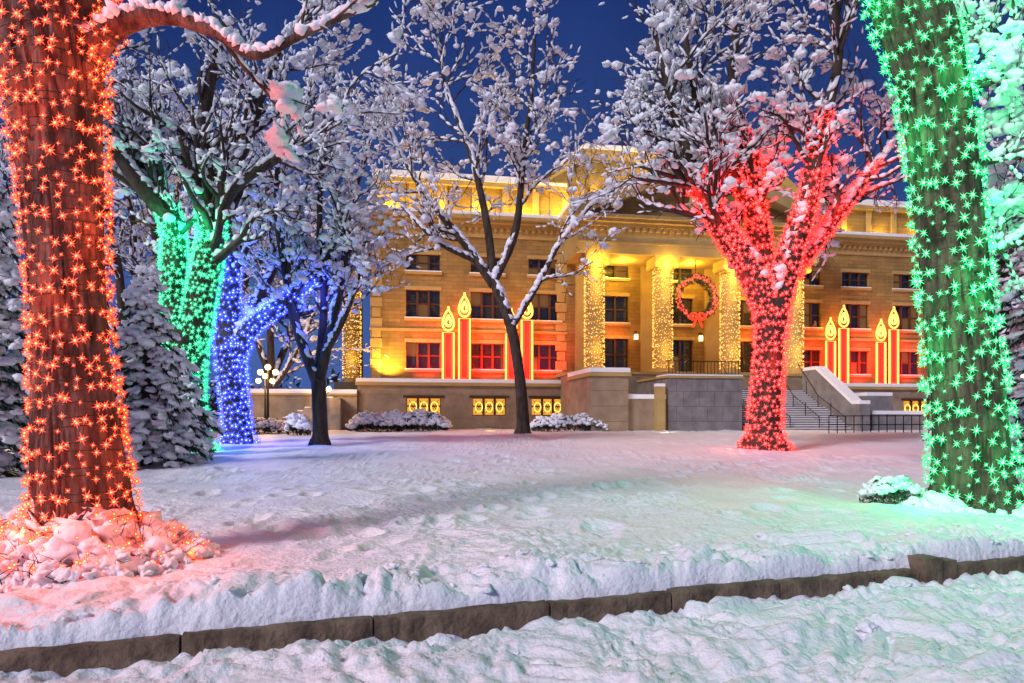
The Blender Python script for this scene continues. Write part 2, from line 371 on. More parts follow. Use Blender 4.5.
# near left tree, orange-red lights
make_tree('tree', (-3.60, 5.75), .00842, [
    (J(0, 0, -30, 0, 0, 0, 0, 0, 22, -2, 0, 60, -8, 0, 150, -14, 0, 250, -20, 0, 350, -26, 0, 440, -34, 0, 510, -44, 0, 590), [84, 70, 52, 43, 36, 32, 34, 39, 44, 42], .97, .0),
    (J(-44, 0, 570, -80, 0, 640, -110, -10, 760), [32, 24, 14], .6, 1),
    (J(-24, 0, 560, 20, 20, 640, 60, 40, 760, 90, 40, 850), [30, 24, 18, 10], .4, 1),
    (J(-14, 0, 488, 30, 0, 535, 75, 10, 552, 125, 14, 538, 165, 15, 515, 215, 5, 530, 290, 0, 560), [17, 12, 8, 6, 5, 4, 3], .2, .5),
    (J(15, -15, 30, 55, -22, 12, 95, -28, -4, 125, -30, -30), [28, 20, 14, 8], .8, 0),
    (J(-15, -20, 30, -40, -45, 8, -60, -75, -25), [28, 20, 12], .8, 0),
    (J(-25, 0, 35, -75, -5, 12, -120, -5, -20), [30, 22, 12], .8, 0),
    (J(10, -25, 25, 22, -55, 4, 30, -85, -25), [26, 20, 10], .8, 0),
], 3, 'orange', .0138, .10, .096, 20, near=True, subs=(4, 3, 3), L1=110, barkm='barkN', cable=True, nlight=.36, snow=.9, goff=.28, tw=.6)
# near right tree, green lights
make_tree('tree', (5.83, 8.6), .0126, [
    (J(0, 0, -20, 0, 0, 0, 0, 0, 20, -3, 0, 60, -9, 0, 120, -18, 0, 200, -27, 0, 300, -37, 0, 390, -52, 0, 460, -73, 0, 520, -95, 0, 590), [58, 46, 38, 34, 32, 30, 29, 30, 32, 33, 30], .97, .0),
    (J(-80, 0, 560, -130, 10, 640, -170, 10, 740), [24, 18, 10], .5, 1),
    (J(-70, 0, 540, -50, 20, 640, -20, 30, 740), [26, 18, 10], .5, 1),
    (J(-30, 0, 400, 0, 15, 432, 30, 25, 452, 60, 25, 500), [13, 9, 6, 4], .9, 1.5),
    (J(-20, 0, 240, 10, 20, 262, 50, 30, 270, 90, 40, 300), [7, 5, 4, 2.5], .5, 1.4),
    (J(-26, 0, 320, 5, 15, 350, 35, 20, 360, 70, 20, 390), [7, 5, 4, 2.5], .5, 1.4),
], 5, 'green', .0215, .15, .14, 36, near=True, subs=(5, 4, 3), L1=70, barkm='barkN', cable=True, nlight=.5, snow=1, goff=.3, tw=.7)
# red tree
make_tree('tree', (8.0, 21.6), .0316, [
    (J(0, 0, -8, 0, 0, 4, 0, 0, 20, 2, 0, 60, 6, 0, 110, 8, 0, 148), [30, 23, 16, 14, 14, 18], .97, 0),
    (J(6, 0, 138, -20, 0, 190, -50, -5, 230, -72, -10, 275, -95, -15, 335, -115, -20, 410), [14, 12, 10, 7, 4.5, 3], .62, 1.2),
    (J(6, 0, 140, 0, 10, 200, -3, 20, 260, -2, 30, 305, -18, 45, 380, -12, 55, 460), [13, 11, 9, 7, 4.5, 3], .72, 1.1),
    (J(10, 0, 140, 24, -8, 200, 38, -14, 250, 44, -20, 300, 62, -25, 380, 52, -30, 460), [13, 11, 9, 7, 4.5, 3], .72, 1.1),
    (J(16, 0, 165, 52, 10, 208, 85, 15, 248, 118, 20, 288, 160, 30, 335), [10, 8, 6.5, 4.5, 3], .8, 1.1),
    (J(-30, -5, 205, -60, -15, 245, -90, -20, 270, -125, -25, 330), [8, 7, 5, 3], .6, 1.1),
    (J(0, 10, 225, -30, 15, 290, -60, 20, 350, -75, 20, 430), [7, 6, 4, 2.5], .5, 1.1),
], 11, 'red', .036, .165, .165, 55, subs=(6, 5, 4), L1=80, nlight=1.6)
# teal tree
make_tree('tree', (-10.2, 21.6), .0316, [
    (J(0, 0, -8, 0, 0, 4, 0, 0, 20, -3, 0, 60, -4, 0, 118), [32, 24, 18, 16, 20], .97, 0),
    (J(-6, 0, 112, -16, 0, 160, -18, 5, 210, -28, 5, 250, -62, 10, 310, -95, 10, 370, -120, 10, 440), [13, 12, 11, 10, 6, 4.5, 3], .50, 1.1),
    (J(2, 0, 112, 12, 0, 160, 21, 0, 210, 20, 0, 250, 8, 10, 330, 25, 20, 440), [15, 14, 13, 12, 7, 4], .6, 1.1),
    (J(18, 0, 215, 50, -10, 262, 100, -15, 292, 160, -20, 330), [7, 6, 4, 3], .12, 1.1),
    (J(-18, 0, 235, -40, -20, 262, -70, -30, 320, -80, -40, 400), [9, 8, 6, 4], .0, 1.0),
    (J(15, 0, 240, 50, 20, 320, 70, 30, 400, 110, 30, 460), [8, 6, 4, 3], .0, 1.1),
], 17, 'teal', .037, .165, .165, 50, subs=(5, 4, 4), L1=85, nlight=1.5)
# blue tree
make_tree('tree', (-10.45, 26), .038, [
    (J(0, 0, -8, 0, 0, 3, 0, 0, 15, -5, 0, 60, -8, 0, 112), [22, 17, 13, 13, 15], .97, 0),
    (J(-8, 0, 108, -10, 0, 150, -8, 0, 190, -22, 5, 250, -8, 10, 340), [12, 11, 9, 6, 3], .5, 1.0),
    (J(-3, 0, 88, 18, -12, 116, 45, -22, 133, 75, -32, 152, 105, -40, 185), [10, 9, 8, 6, 3], .85, .7),
    (J(-4, 0, 105, 18, 10, 150, 40, 15, 200, 60, 20, 260), [8, 6, 4, 2.5], .35, 1.0),
], 23, 'blue', .042, .19, .19, 170, subs=(5, 4, 3), L1=62, nlight=1.3)
# bare snowy trees
make_tree('tree', (-7.03, 25), .0366, [
    (J(0, 0, -8, 0, 0, 3, 0, 0, 15, -2, 0, 65), [15, 11, 8, 8], 0, 0),
    (J(-2, 0, 60, -24, 0, 120, -36, 0, 180, -46, 5, 240, -42, 5, 310), [6, 5, 4, 3, 2], 0, 1.1),
    (J(-2, 0, 60, 10, 0, 110, 24, -5, 170, 30, -5, 230, 52, -8, 300), [6, 5, 4, 3, 2], 0, 1.1),
    (J(-1, 0, 70, 0, 15, 150, -6, 20, 250, 10, 20, 360), [5, 4, 3, 2], 0, 1.0),
    (J(5, 0, 90, 30, -15, 130, 48, -20, 180), [4, 3, 2], 0, 1.0),
], 29, subs=(5, 5, 4), L1=60)
make_tree('tree', (.65, 40), .0586, [
    (J(0, 0, -5, 0, 0, 2, 0, 0, 12, -4, 0, 60, -13, 0, 110, -30, 0, 155), [12, 9, 7, 6, 6, 5.5], 0, 0),
    (J(-29, 0, 148, -58, 0, 190, -90, 5, 230, -118, 5, 272, -140, 5, 320), [4.5, 4, 3, 2, 1.5], 0, 1.2),
    (J(-29, 0, 148, -36, 5, 210, -52, 8, 280, -78, 10, 350, -85, 10, 400), [4.5, 4, 3, 2, 1.3], 0, 1.2),
    (J(-30, 0, 150, -8, -5, 200, 0, -8, 270, 8, -8, 340, 12, -8, 400), [4.5, 4, 3, 2, 1.3], 0, 1.2),
    (J(-12, 0, 105, 15, 0, 150, 40, -5, 195, 75, -5, 235), [3.5, 3, 2, 1.4], 0, .9),
    (J(-45, 0, 172, -85, -10, 190, -120, -10, 225), [3, 2.3, 1.4], 0, .9),
], 31, subs=(5, 5, 4), L1=72, tw=1.8)
for bx, by, s, sd in ((-17, 34, .05, 41), (-24, 30, .05, 42), (-27, 48, .07, 43), (-17.5, 50, .056, 44), (31, 38, .055, 45), (24.5, 27, .04, 46)):
    make_tree('tree', (bx, by), s, [
        (J(0, 0, -5, 0, 0, 12, -2, 0, 70), [12, 8, 7], 0, 0),
        (J(-2, 0, 65, -25, 0, 130, -40, 10, 200, -60, 10, 290), [5, 4, 3, 2], 0, 1.2),
        (J(-2, 0, 65, 20, 10, 130, 35, 10, 200, 50, 20, 290), [5, 4, 3, 2], 0, 1.2),
        (J(-2, 0, 68, 0, -15, 150, -10, -20, 240, 5, -20, 340), [5, 4, 3, 2], 0, 1.2),
        (J(-1, 0, 50, 30, -15, 90, 60, -20, 150), [4, 3, 2], 0, 1.0),
    ], sd, subs=(5, 4, 4), L1=75, tw=1.5)
# distant tree line beyond the square
fm = MB(); V = []; T = []; sb = Blobs()
for cx in list(np.arange(-120, -22, 4.0)) + list(np.arange(48, 140, 4.0)):
    cy = 82 + R.uniform(-8, 14); cx = cx + R.uniform(-2, 2); hh = R.uniform(5, 10); wd = R.uniform(2.5, 4.5)
    tube(fm, [(cx, cy, .5), (cx, cy, hh * .7)], [.3, .15], 5)
    for _ in range(150):
        a = R.uniform(0, 6.28); rr_ = wd * R.random() ** .5; p = np.array([cx + math.cos(a) * rr_, cy + math.sin(a) * rr_, 1 + hh * R.random() * (1 - .5 * rr_ / wd)])
        k = len(V); V += [p] + [p + np.array([R.gauss(0, .5), R.gauss(0, .5), R.gauss(0, .5)]) for _ in range(2)]; T.append((k, k + 1, k + 2))
        if R.random() < .3: sb.put(p + np.array([0, 0, .2]), (R.gauss(0, 1), R.gauss(0, 1), 0), R.uniform(.2, .6), .25, .15, 1)
fm.add(V, t=T); e = empty('distant_trees'); fm.obj('foliage', [M['far']], e); sm = MB(); sb.bake(sm); sm.obj('snow', [M['snowfall']], e, True)
# ------------------------------------------------------------------ conifers
def conifer(x, y, h, rad, seed):
    rr = random.Random(seed); e = empty('pine_tree'); z0 = gzs(x, y); tk = MB(); nd = MB(); sb = Blobs()
    tube(tk, [(x, y, z0 - .2), (x, y, z0 + h * .5), (x, y, z0 + h)], [h * .028, h * .018, .01], 8)
    V = []; T = []; z = .25
    while z < h * .97:
        f = 1 - z / h; Lb = rad * (f ** .8) * 1.0 + .1
        for k in range(8 if f > .3 else 6):
            a = rr.uniform(0, 6.28); L = Lb * rr.uniform(.5, 1.2); ns = max(3, int(L / .16)); side = np.array([-math.sin(a), math.cos(a), 0])
            prev = np.array([x, y, z0 + z]); dz = rr.uniform(-.05, .25)
            for i in range(1, ns + 1):
                t = i / ns; p = np.array([x + math.cos(a) * L * t, y + math.sin(a) * L * t, z0 + z + L * (dz * t - .45 * t * t)]); d = p - prev
                wv = L * .28 * (1 - t * .6)
                for q in range(13):
                    s = rr.uniform(-1, 1); b = prev + d * rr.random() ; tip = b + side * s * wv + d * .8 + np.array([0, 0, rr.uniform(-.16, .04)])
                    n = len(V); V += [b, b + d * .22 + np.array([0, 0, .02]), tip]; T.append((n, n + 1, n + 2))
                if rr.random() < .7:
                    for q in range(2):
                        w = rr.uniform(.04, .11); sb.put(p + side * rr.uniform(-.8, .8) * wv + np.array([0, 0, .04 + rr.uniform(-.03, .03)]), d + side * rr.uniform(-.8, .8) + np.array([0, 0, rr.uniform(-.05, .05)]), w * 1.6, w, w * .75, 2 if rr.random() < .6 else 1)
                prev = p
        z += max(.16, h * .035)
    nd.add(V, t=T)
    tk.obj('trunk', [M['bark']], e, True); nd.obj('needles', [M['needle']], e); sm = MB(); sb.bake(sm); sm.obj('snow_on_boughs', [M['snowfall']], e, True)
conifer(-8.3, 15.5, 4.6, 1.35, 1); conifer(-10.3, 13, 6.8, 2.1, 2); conifer(11.7, 14.5, 9.5, 2.3, 3); conifer(-9.3, 19, 3.0, 1.2, 4); conifer(19.5, 27, 11, 3.2, 6)
# ------------------------------------------------------------------ bushes
def bush(name, x0, x1, y0, y1, h, seed, n, col=None):
    rr = random.Random(seed); e = empty(name); lf = MB(); V = []; T = []; sb = Blobs(); C = []
    for _ in range(n):
        u = rr.random(); v = rr.random(); x = x0 + (x1 - x0) * u; y = y0 + (y1 - y0) * v
        hh = h * (1 - (2 * v - 1) ** 2 * .4) * (.8 + .35 * float(vn(np.array(x * 1.3), np.array(y * 1.3)))) * min(1, 4 * min(u, 1 - u) + .45)
        zg = gzs(x, y)
        for q in range(9):
            p = np.array([x, y, zg + hh * rr.random() ** .6]) ; d = np.array([rr.gauss(0, 1), rr.gauss(0, 1), rr.gauss(0, 1)]) * h * .07; d2 = np.array([rr.gauss(0, 1), rr.gauss(0, 1), rr.gauss(0, 1)]) * h * .07
            k = len(V); V += [p, p + d, p + d2]; T.append((k, k + 1, k + 2))
        if rr.random() < .95: w = h * rr.uniform(.06, .18); sb.put((x, y, zg + hh * rr.uniform(.6, 1.02)), (rr.gauss(0, 1), rr.gauss(0, 1), 0), w * 1.3, w, w * .7, 2)
        if col and rr.random() < .3: C.append((x, y, zg + hh * rr.random()))
    lf.add(V, t=T); lf.obj('leaves', [M['leaf']], e); sm = MB(); sb.bake(sm); sm.obj('snow_cap', [M['snowfall']], e, True)
    if col: b = MB(); bulbs(b, C, .04); b.obj('string_light_bulbs', BM[col], e); point('string_glow', ((x0 + x1) / 2, y0 - .5, h), LC[col], 120, .04, e)
bush('hedge', -10.6, -4.2, 44, 45.6, 1.25, 1, 800); bush('hedge', 1.3, 6.2, 44, 45.5, 1.0, 2, 600)
bush('hedge', -17, -13, 38, 40, .9, 4, 300)
bush('bush', 4.65, 5.25, 8.7, 9.2, .36, 3, 130)
bush('bush', -16.2, -13.2, 21, 22.5, 2.0, 5, 260, 'warm'); bush('bush', -20, -16.5, 24, 26, 2.0, 6, 260, 'warm')
bush('bush', -11.6, -10.6, 35, 36, 1.2, 7, 120)
sb = Blobs()
for cx, cy, r0, r1, n, s, hm in ((-3.5, 5.6, .45, 1.05, 420, .048, .34), (5.83, 8.6, .5, .85, 60, .07, .16)):
    for _ in range(n):
        a = R.uniform(0, 6.28); r = R.uniform(r0, r1); x = cx + math.cos(a) * r; y = cy + math.sin(a) * r
        k = s * R.uniform(.4, 1.7) * (1.5 - (r - r0) / (r1 - r0)); hgt = max(0, (r1 - r) / (r1 - r0)) * hm
        sb.put((x, y, gzs(x, y) + hgt * R.random() ** .7), (R.gauss(0, 1), R.gauss(0, 1), R.gauss(0, .3)), k * 1.2, k, k * .9, 3)
m_ = MB(); sb.bake(m_); m_.obj('snow_mound', [M['snowfall']], smooth=True)
# leafless shrub twigs poking from the mound, with spilled lights
e = empty('root_shrub'); rb = MB(); C = []; tg = MB()
for _ in range(170):
    a = R.uniform(-3.0, .5); r = R.uniform(.4, .95); x = -3.5 + math.cos(a) * r; y = 5.6 + math.sin(a) * r; C.append((x, y, gzs(x, y) + .10 + (1.0 - r) * .7 * R.random()))
for _ in range(260):
    a = R.uniform(-3.1, .6); r = R.uniform(.4, .9); p = np.array([-3.5 + math.cos(a) * r, 5.6 + math.sin(a) * r, 0]); p[2] = gzs(p[0], p[1]); h = (1.1 - r) * .6
    q = p + np.array([R.gauss(0, .05), R.gauss(0, .05), h * .6]); w = q + np.array([R.gauss(0, .08), R.gauss(0, .08), h * R.uniform(.1, .5)]); tube(tg, [p, q, w], [.006, .004, .002], 4)
bulbs(rb, C, .0115); rb.obj('bulbs', BM['orange'], e); tg.obj('twigs', [M['bark']], e)
for a in (-2.4, -1.6, -.8, -.1): point('string_glow', (-3.45 + math.cos(a) * .95, 5.65 + math.sin(a) * .95, .85), LC['orange'], 6, .025, e)
# ------------------------------------------------------------------ courthouse
TH = math.radians(10)
bld = empty('courthouse', (-10.8, 52, 0), TH)
W_, SN, TR, ST_, FR, GL, WM, DR, ST2 = [MB() for _ in range(9)]
ZB = .4
def wall(mb, u0, u1, z0, z1, holes, v=0, depth=.35):
    us = sorted({u0, u1} | {h[0] for h in holes} | {h[1] for h in holes}); zs = sorted({z0, z1} | {h[2] for h in holes} | {h[3] for h in holes})
    for a, b in zip(us, us[1:]):
        for c, d in zip(zs, zs[1:]):
            if any(h[0] <= a and b <= h[1] and h[2] <= c and d <= h[3] for h in holes): continue
            mb.add([(a, v, c), (b, v, c), (b, v, d), (a, v, d)], q=[(0, 1, 2, 3)])
    for a, b, c, d in holes:
        mb.add([(a, v, c), (b, v, c), (b, v, d), (a, v, d), (a, v + depth, c), (b, v + depth, c), (b, v + depth, d), (a, v + depth, d)], q=[(0, 4, 5, 1), (1, 5, 6, 2), (2, 6, 7, 3), (3, 7, 4, 0)])
def window(a, b, c, d, v=0, n=3, lit=None, sill=True):
    w = (b - a) / n; V = v + .22
    for i in range(n):
        x0 = a + i * w; x1 = x0 + w; mid = c + (d - c) * .52
        for z0, z1 in ((c, mid), (mid, d)):
            k = lit if lit is not None else R.choice([0, 0, 0, 0, 1])
            (GL if k == 0 else WM).add([(x0, V + .1, z0), (x1, V + .1, z0), (x1, V + .1, z1), (x0, V + .1, z1)], q=[(0, 1, 2, 3)], m=0 if k == 0 else k - 1)
            f = .06
            box(FR, x0 + f, x1 - f, V + .02, V + .08, z0, z0 + f); box(FR, x0 + f, x1 - f, V + .02, V + .08, z1 - f, z1)
            box(FR, x0, x0 + f, V + .015, V + .085, z0, z1); box(FR, x1 - f, x1, V + .015, V + .085, z0, z1)
        if i: box(FR, x0 - .08, x0 + .08, v + .1, V + .05, c, d)
    if sill:
        box(TR, a - .15, b + .15, v - .14, v + .1, c - .18, c - .002); box(SN, a - .12, b + .12, v - .13, v + .12, c, c + .08)
        box(TR, a - .12, b + .12, v - .05, v + .05, d + .002, d + .28)
rows = [(5.4, 7.5), (9.35, 11.55), (12.95, 14.3)]
LW = [4.0, 9.0, 13.6]; RW = [36.6, 41.2, 46.2]
for (a, b), cs in (((0, 15.4), LW), ((34.8, 50.2), RW)):
    holes = [(c - 1.3, c + 1.3, z0, z1) for c in cs for z0, z1 in rows]
    wall(W_, a, b, 4.3, 15.8, holes)
    for h in holes: window(*h)
    hb = [(c - 1.3, c + 1.3, 1.85, 3.2) for c in cs]
    wall(ST_, a - .9, b + (.9 if a > 5 else 0), ZB, 4.1, hb, v=-1.2)
    for h in hb: window(*h, v=-1.2, n=3, lit=2, sill=False)
    for c in cs:
        for k in (-.8, 0, .8):
            tube(WM, [(c + k + .26 * math.cos(t), -1.06, 2.5 + .36 * math.sin(t)) for t in np.linspace(0, 6.28, 17)], [.035] * 17, 5, m=2, cap=False)
            tube(FR, [(c + k - .3, -1.08, 2.0), (c + k + .3, -1.08, 3.0)], [.02, .02], 4); tube(FR, [(c + k + .3, -1.08, 2.0), (c + k - .3, -1.08, 3.0)], [.02, .02], 4)
        box(FR, c - 1.55, c + 1.55, -1.28, -1.17, 3.2, 3.36)
    for zz in (.95, 1.65, 3.42): box(ST_, a - .93, b + (.93 if a > 5 else -.004), -1.225, -1.1, zz, zz + .035)
    box(TR, a - 1.05, b + (1.05 if a > 5 else -.003), -1.4, .1, 4.1, 4.34); box(SN, a - 1.0, b + (1 if a > 5 else -.01), -1.36, -.01, 4.34, 4.62)
    box(TR, a - .06, b + .06, -.12, .2, 8.35, 8.55); box(TR, a - .1, b + .1, -.1, .5, 15.8, 16.55)
    for z, p in ((16.55, .35), (16.8, .7), (17.05, .95)): box(TR, a - p, b + p, -p, .6, z, z + .248)
    k = a
    while k < b: box(TR, k, k + .22, -.33, -.1, 16.28, 16.545); k += .5
    box(SN, a - .9, b + .9, -.94, -.25, 17.3, 17.55)
    for q in (a, b - .9):
        for j in range(14): box(TR, q + (.0 if j % 2 else .12), q + (.9 if j % 2 else .78), -.06, .1, 4.7 + j * .78, 4.7 + j * .78 + .7)
    wall(W_, a + .5, b, 17.3, 19.9, [], v=.6)
    k = a + .5
    while k < b: box(TR, k, k + .5, .48, .7, 17.3, 19.9); k += 2.45
    box(TR, a + .2, b + .1, .2, 1.2, 19.9, 20.25); box(SN, a + .15, b + .1, .13, 1.3, 20.25, 20.75)
    r = [(a + .5, 1.3, 20.4), (b, 1.3, 20.4), (b, 16, 20.4), (a + .5, 16, 20.4), (a + 5, 7, 22.8), (b - 2, 7, 22.8)]
    SN.add(r, q=[(0, 1, 5, 4)], t=[(3, 0, 4)]); SN.add(r, t=[(1, 2, 5), (2, 3, 4), (2, 4, 5)])
W_.add([(0, 20, 4.3), (0, 0, 4.3), (0, 0, 15.8), (0, 20, 15.8)], q=[(0, 1, 2, 3)]); W_.add([(.5, 20, 17.3), (.5, .6, 17.3), (.5, .6, 19.9), (.5, 20, 19.9)], q=[(0, 1, 2, 3)])
W_.add([(50.2, 0, 4.3), (50.2, 20, 4.3), (50.2, 20, 15.8), (50.2, 0, 15.8)], q=[(0, 1, 2, 3)])
ST_.add([(-.9, 20, ZB), (-.9, -1.2, ZB), (-.9, -1.2, 4.1), (-.9, 20, 4.1)], q=[(0, 1, 2, 3)]); ST_.add([(51.1, -1.2, ZB), (51.1, 20, ZB), (51.1, 20, 4.1), (51.1, -1.2, 4.1)], q=[(0, 1, 2, 3)])
for z, p in ((16.55, .35), (16.8, .7), (17.05, .95)): box(TR, -p, .3, .61, 20, z, z + .248)
box(TR, -.1, .3, .51, 20, 15.8, 16.54)
CU = 25.1; BW = [19.5, 25.1, 30.7]
holes = [(c - 1.1, c + 1.1, z0, z1) for c in BW for z0, z1 in rows[1:]] + [(c - 1.1, c + 1.1, 5.4, 8.1) for c in BW]
wall(W_, 15.4, 34.8, 4.3, 14.6, holes)
for h in holes: window(*h, n=2)
for c in (16.8, 22.3, 27.9, 33.4):
    box(TR, c - .7, c + .7, -.25, .1, 5.0, 14.0)
    P = [(c, -3, 5.0), (c, -3, 5.25), (c, -3, 5.27), (c, -3, 5.5), (c, -3, 5.52), (c, -3, 9), (c, -3, 12.9), (c, -3, 13.0), (c, -3, 13.02), (c, -3, 13.5), (c, -3, 13.7)]
    tube(TR, P, [.95, .95, .82, .82, .68, .66, .6, .6, .72, .85, .85], 28)
    box(TR, c - .95, c + .95, -3.95, -2.05, 13.6, 14.0)
    for s in (-1, 1):
        tube(TR, [(c + s * .78, -3.85, 13.4), (c + s * .78, -2.15, 13.4)], [.26, .26], 12)
box(TR, 15.2, 35.0, -4.0, -.005, 14.0, 16.0)
for z, p in ((16.0, .25), (16.25, .55), (16.5, .8)): box(TR, 15.2 - p, 35 + p, -4.0 - p, -.98, z, z + .248)
box(TR, 15.15, 35.05, -4.06, -3.9, 14.75, 14.9)
k = 15.3
while k < 35: box(TR, k, k + .25, -4.22, -4.002, 15.7, 15.995); k += .55
prism(W_, [(15.4, 16.75), (34.8, 16.75), (25.1, 20.55)], -3.7, .5)
for sgn in (-1, 1):
    e0 = CU + sgn * 10.7; poly = [(e0, 16.75), (e0, 17.2), (CU, 21.45), (CU, 20.6), (e0 - sgn * 1.2, 16.752)]
    if sgn > 0: poly = poly[::-1]
    prism(TR, poly, -4.85 + (.003 if sgn > 0 else 0), .5)
    sp = [(e0, 17.2), (e0, 17.5), (CU, 21.85), (CU, 21.452)]
    if sgn > 0: sp = sp[::-1]
    prism(SN, sp, -4.88 + (.003 if sgn > 0 else 0), .55)
tube(TR, [(CU, -3.75, 18.2), (CU, -3.95, 18.2)], [1.0, 1.0], 32)
tube(WM, [(CU, -3.9, 18.2), (CU, -3.97, 18.2)], [.82, .82], 32, m=3)
box(FR, CU - .04, CU + .04, -4.06, -4.03, 18.2, 18.75); box(FR, CU, CU + .42, -4.06, -4.031, 18.16, 18.23)
for k in range(12):
    a = k * math.pi / 6; x, z = CU + .66 * math.sin(a), 18.2 + .66 * math.cos(a); box(FR, x - .035, x + .035, -4.05, -4.02, z - .06, z + .06)
prism(W_, [(14.2, 17.3), (36.0, 17.3), (36.0, 20.6), (33.2, 23.0), (17.0, 23.0), (14.2, 20.6)], .52, 13)
prism(TR, [(13.8, 20.5), (14.3, 20.5), (17.1, 22.6), (33.1, 22.6), (35.9, 20.5), (36.4, 20.5), (36.4, 20.9), (33.3, 23.4), (16.9, 23.4), (13.8, 20.9)], .1, .5)
prism(SN, [(16.8, 23.4), (33.4, 23.4), (33.2, 23.8), (17.0, 23.8)], .02, 13)
SN.add([(13.75, .05, 20.95), (16.9, .05, 23.5), (16.9, 13, 23.5), (13.75, 13, 20.95), (13.75, .05, 21.2), (16.9, .05, 23.79), (16.9, 13, 23.79), (13.75, 13, 21.2)], q=[(0, 1, 5, 4), (4, 5, 6, 7), (0, 4, 7, 3)])
k = 17.5
while k < 33: box(TR, k, k + .6, .4, .515, 17.6, 22.5); k += 3.0
box(ST_, 14.6, 35.6, -4.7, -1.23, ZB, 4.9); box(TR, 14.5, 35.7, -4.8, -.01, 4.9, 5.1)
box(ST2, 19.6, 24.9, -10.4, -4.71, ZB, 4.3); box(TR, 19.5, 25.0, -10.5, -4.83, 4.3, 4.45); box(SN, 19.55, 24.95, -10.45, -8.5, 4.45, 4.55)
box(ST_, 14.3, 16.8, -10.6, -4.71, ZB, 4.35); box(TR, 14.15, 16.95, -10.75, -4.83, 4.35, 4.6); box(SN, 14.2, 16.9, -10.7, -4.9, 4.6, 4.9)
box(ST_, 16.81, 19.59, -10.2, -9.7, ZB, 2.9); box(SN, 16.85, 19.55, -10.25, -9.65, 2.9, 3.2)
box(TR, 18.7, 19.3, -10.7, -10.25, ZB, 3.7); box(SN, 18.7, 19.3, -10.7, -10.25, 3.7, 3.9)
for zz in (1.4, 2.4, 3.4):
    box(FR, 19.6, 24.9, -10.404, -10.3, zz, zz + .02)
    for uu in np.arange(20.2 + (.5 if zz == 2.4 else 0), 24.8, 1.1): box(FR, uu, uu + .02, -10.403, -10.3, zz + .02, zz + .98 if zz < 3 else 4.29)
for zz in (1.4, 2.4, 3.4): box(FR, 14.3, 16.8, -10.604, -10.5, zz, zz + .02)
def flight(u0, u1, v0, z0, z1):
    n = int((z1 - z0) / .165); run = .32
    for i in range(n):
        vf = v0 + i * run; box(ST2, u0, u1, vf, vf + run + .02 if i < n - 1 else vf + 1.2, ZB, z0 + (i + 1) * .165)
        box(SN, u0 + .05, u1 - .05, vf + .06, vf + run - .005, z0 + (i + 1) * .165, z0 + (i + 1) * .165 + .05)
flight(25.3, 34.4, -10.6, .75, 2.45); flight(26.0, 33.0, -7.3, 2.4, 5.0); flight(16.9, 19.5, -9.6, .75, 4.6)
prism_pts = [(-11.4, ZB), (-4.75, ZB), (-4.75, 5.3), (-6.5, 5.3), (-10.6, 2.6), (-11.4, 2.6)]
for u0, u1 in ((33.01, 33.8),):
    v = [(u0, p[0], p[1]) for p in prism_pts] + [(u1, p[0], p[1]) for p in prism_pts]
    ST2.add(v, q=[(i, (i + 1) % 6, 6 + (i + 1) % 6, 6 + i) for i in range(6)] + [(0, 5, 4, 3), (6, 9, 10, 11)], t=[(0, 3, 2), (0, 2, 1), (6, 8, 9), (6, 7, 8)])
    s = [(u0 - .02, -4.9, 5.3), (u0 - .02, -6.5, 5.3), (u0 - .02, -10.6, 2.6), (u0 - .02, -11.4, 2.6)]; s2 = [(u1 + .02, q[1], q[2]) for q in s]; s3 = [(q[0], q[1], q[2] + .25) for q in s]; s4 = [(q[0], q[1], q[2] + .25) for q in s2]
    for i in range(3): SN.add([s3[i], s3[i + 1], s4[i + 1], s4[i], s[i], s[i + 1]], q=[(0, 1, 2, 3), (4, 5, 1, 0)])
    SN.add([s[3], s2[3], s4[3], s3[3]], q=[(0, 1, 2, 3)])
box(ST2, 34.45, 38.5, -10.8, -10.3, ZB, 1.9); box(SN, 34.4, 38.5, -10.85, -10.25, 1.9, 2.15)
box(ST2, 34.45, 36.5, -10.29, -4.9, ZB, 3.2); box(SN, 34.45, 36.5, -10.2, -4.9, 3.2, 3.45)
box(TR, -2.6, -.96, 4.5, 14, 15.5, 17.2); box(SN, -2.7, -.97, 4.4, 14, 17.2, 17.45); box(ST_, -3, -.91, 4, 14, ZB, 4.6)
for v in (6, 12): tube(TR, [(-1.7, v, 4.6), (-1.7, v, 10), (-1.7, v, 15.5)], [.7, .66, .6], 24)
box(ST_, -9.5, -.91, -1.5, -.9, ZB, 3.3); box(TR, -9.6, -.91, -1.6, -.8, 3.3, 3.45); box(SN, -9.6, -.92, -1.58, -.82, 3.45, 3.75)
for i in range(10): box(ST2, -7.5 + i * .5, -2, -3.0, -1.52, ZB + .3 + i * .24, ZB + .54 + i * .24); box(SN, -7.45 + i * .5, -7.05 + i * .5, -2.95, -1.6, ZB + .54 + i * .24, ZB + .6 + i * .24)
box(ST_, -10.3, -9.51, -2.0, -.6, ZB, 3.9); box(SN, -10.35, -9.46, -2.05, -.55, 3.9, 4.15)
WMm = [M['blind'], M['warmwin'], mat('window_garland', (.3, .15, .02), .4, (1, .6, .1), 3, sample=False), mat('clock_face', (.8, .7, .5), .4, (1, .7, .3), .6)]
W_.obj('brick_walls', [M['brick']], bld); TR.obj('stone_trim_and_columns', [M['trim']], bld); ST_.obj('granite_base', [M['stone']], bld)
ST2.obj('steps_and_landing', [M['greystone']], bld); FR.obj('window_frames', [M['frame']], bld); GL.obj('window_panes', [M['glass']], bld)
WM.obj('lit_windows_and_clock', WMm, bld)
SN.obj('roof_and_ledge_snow', [M['snowfall']], bld)
cl = MB()
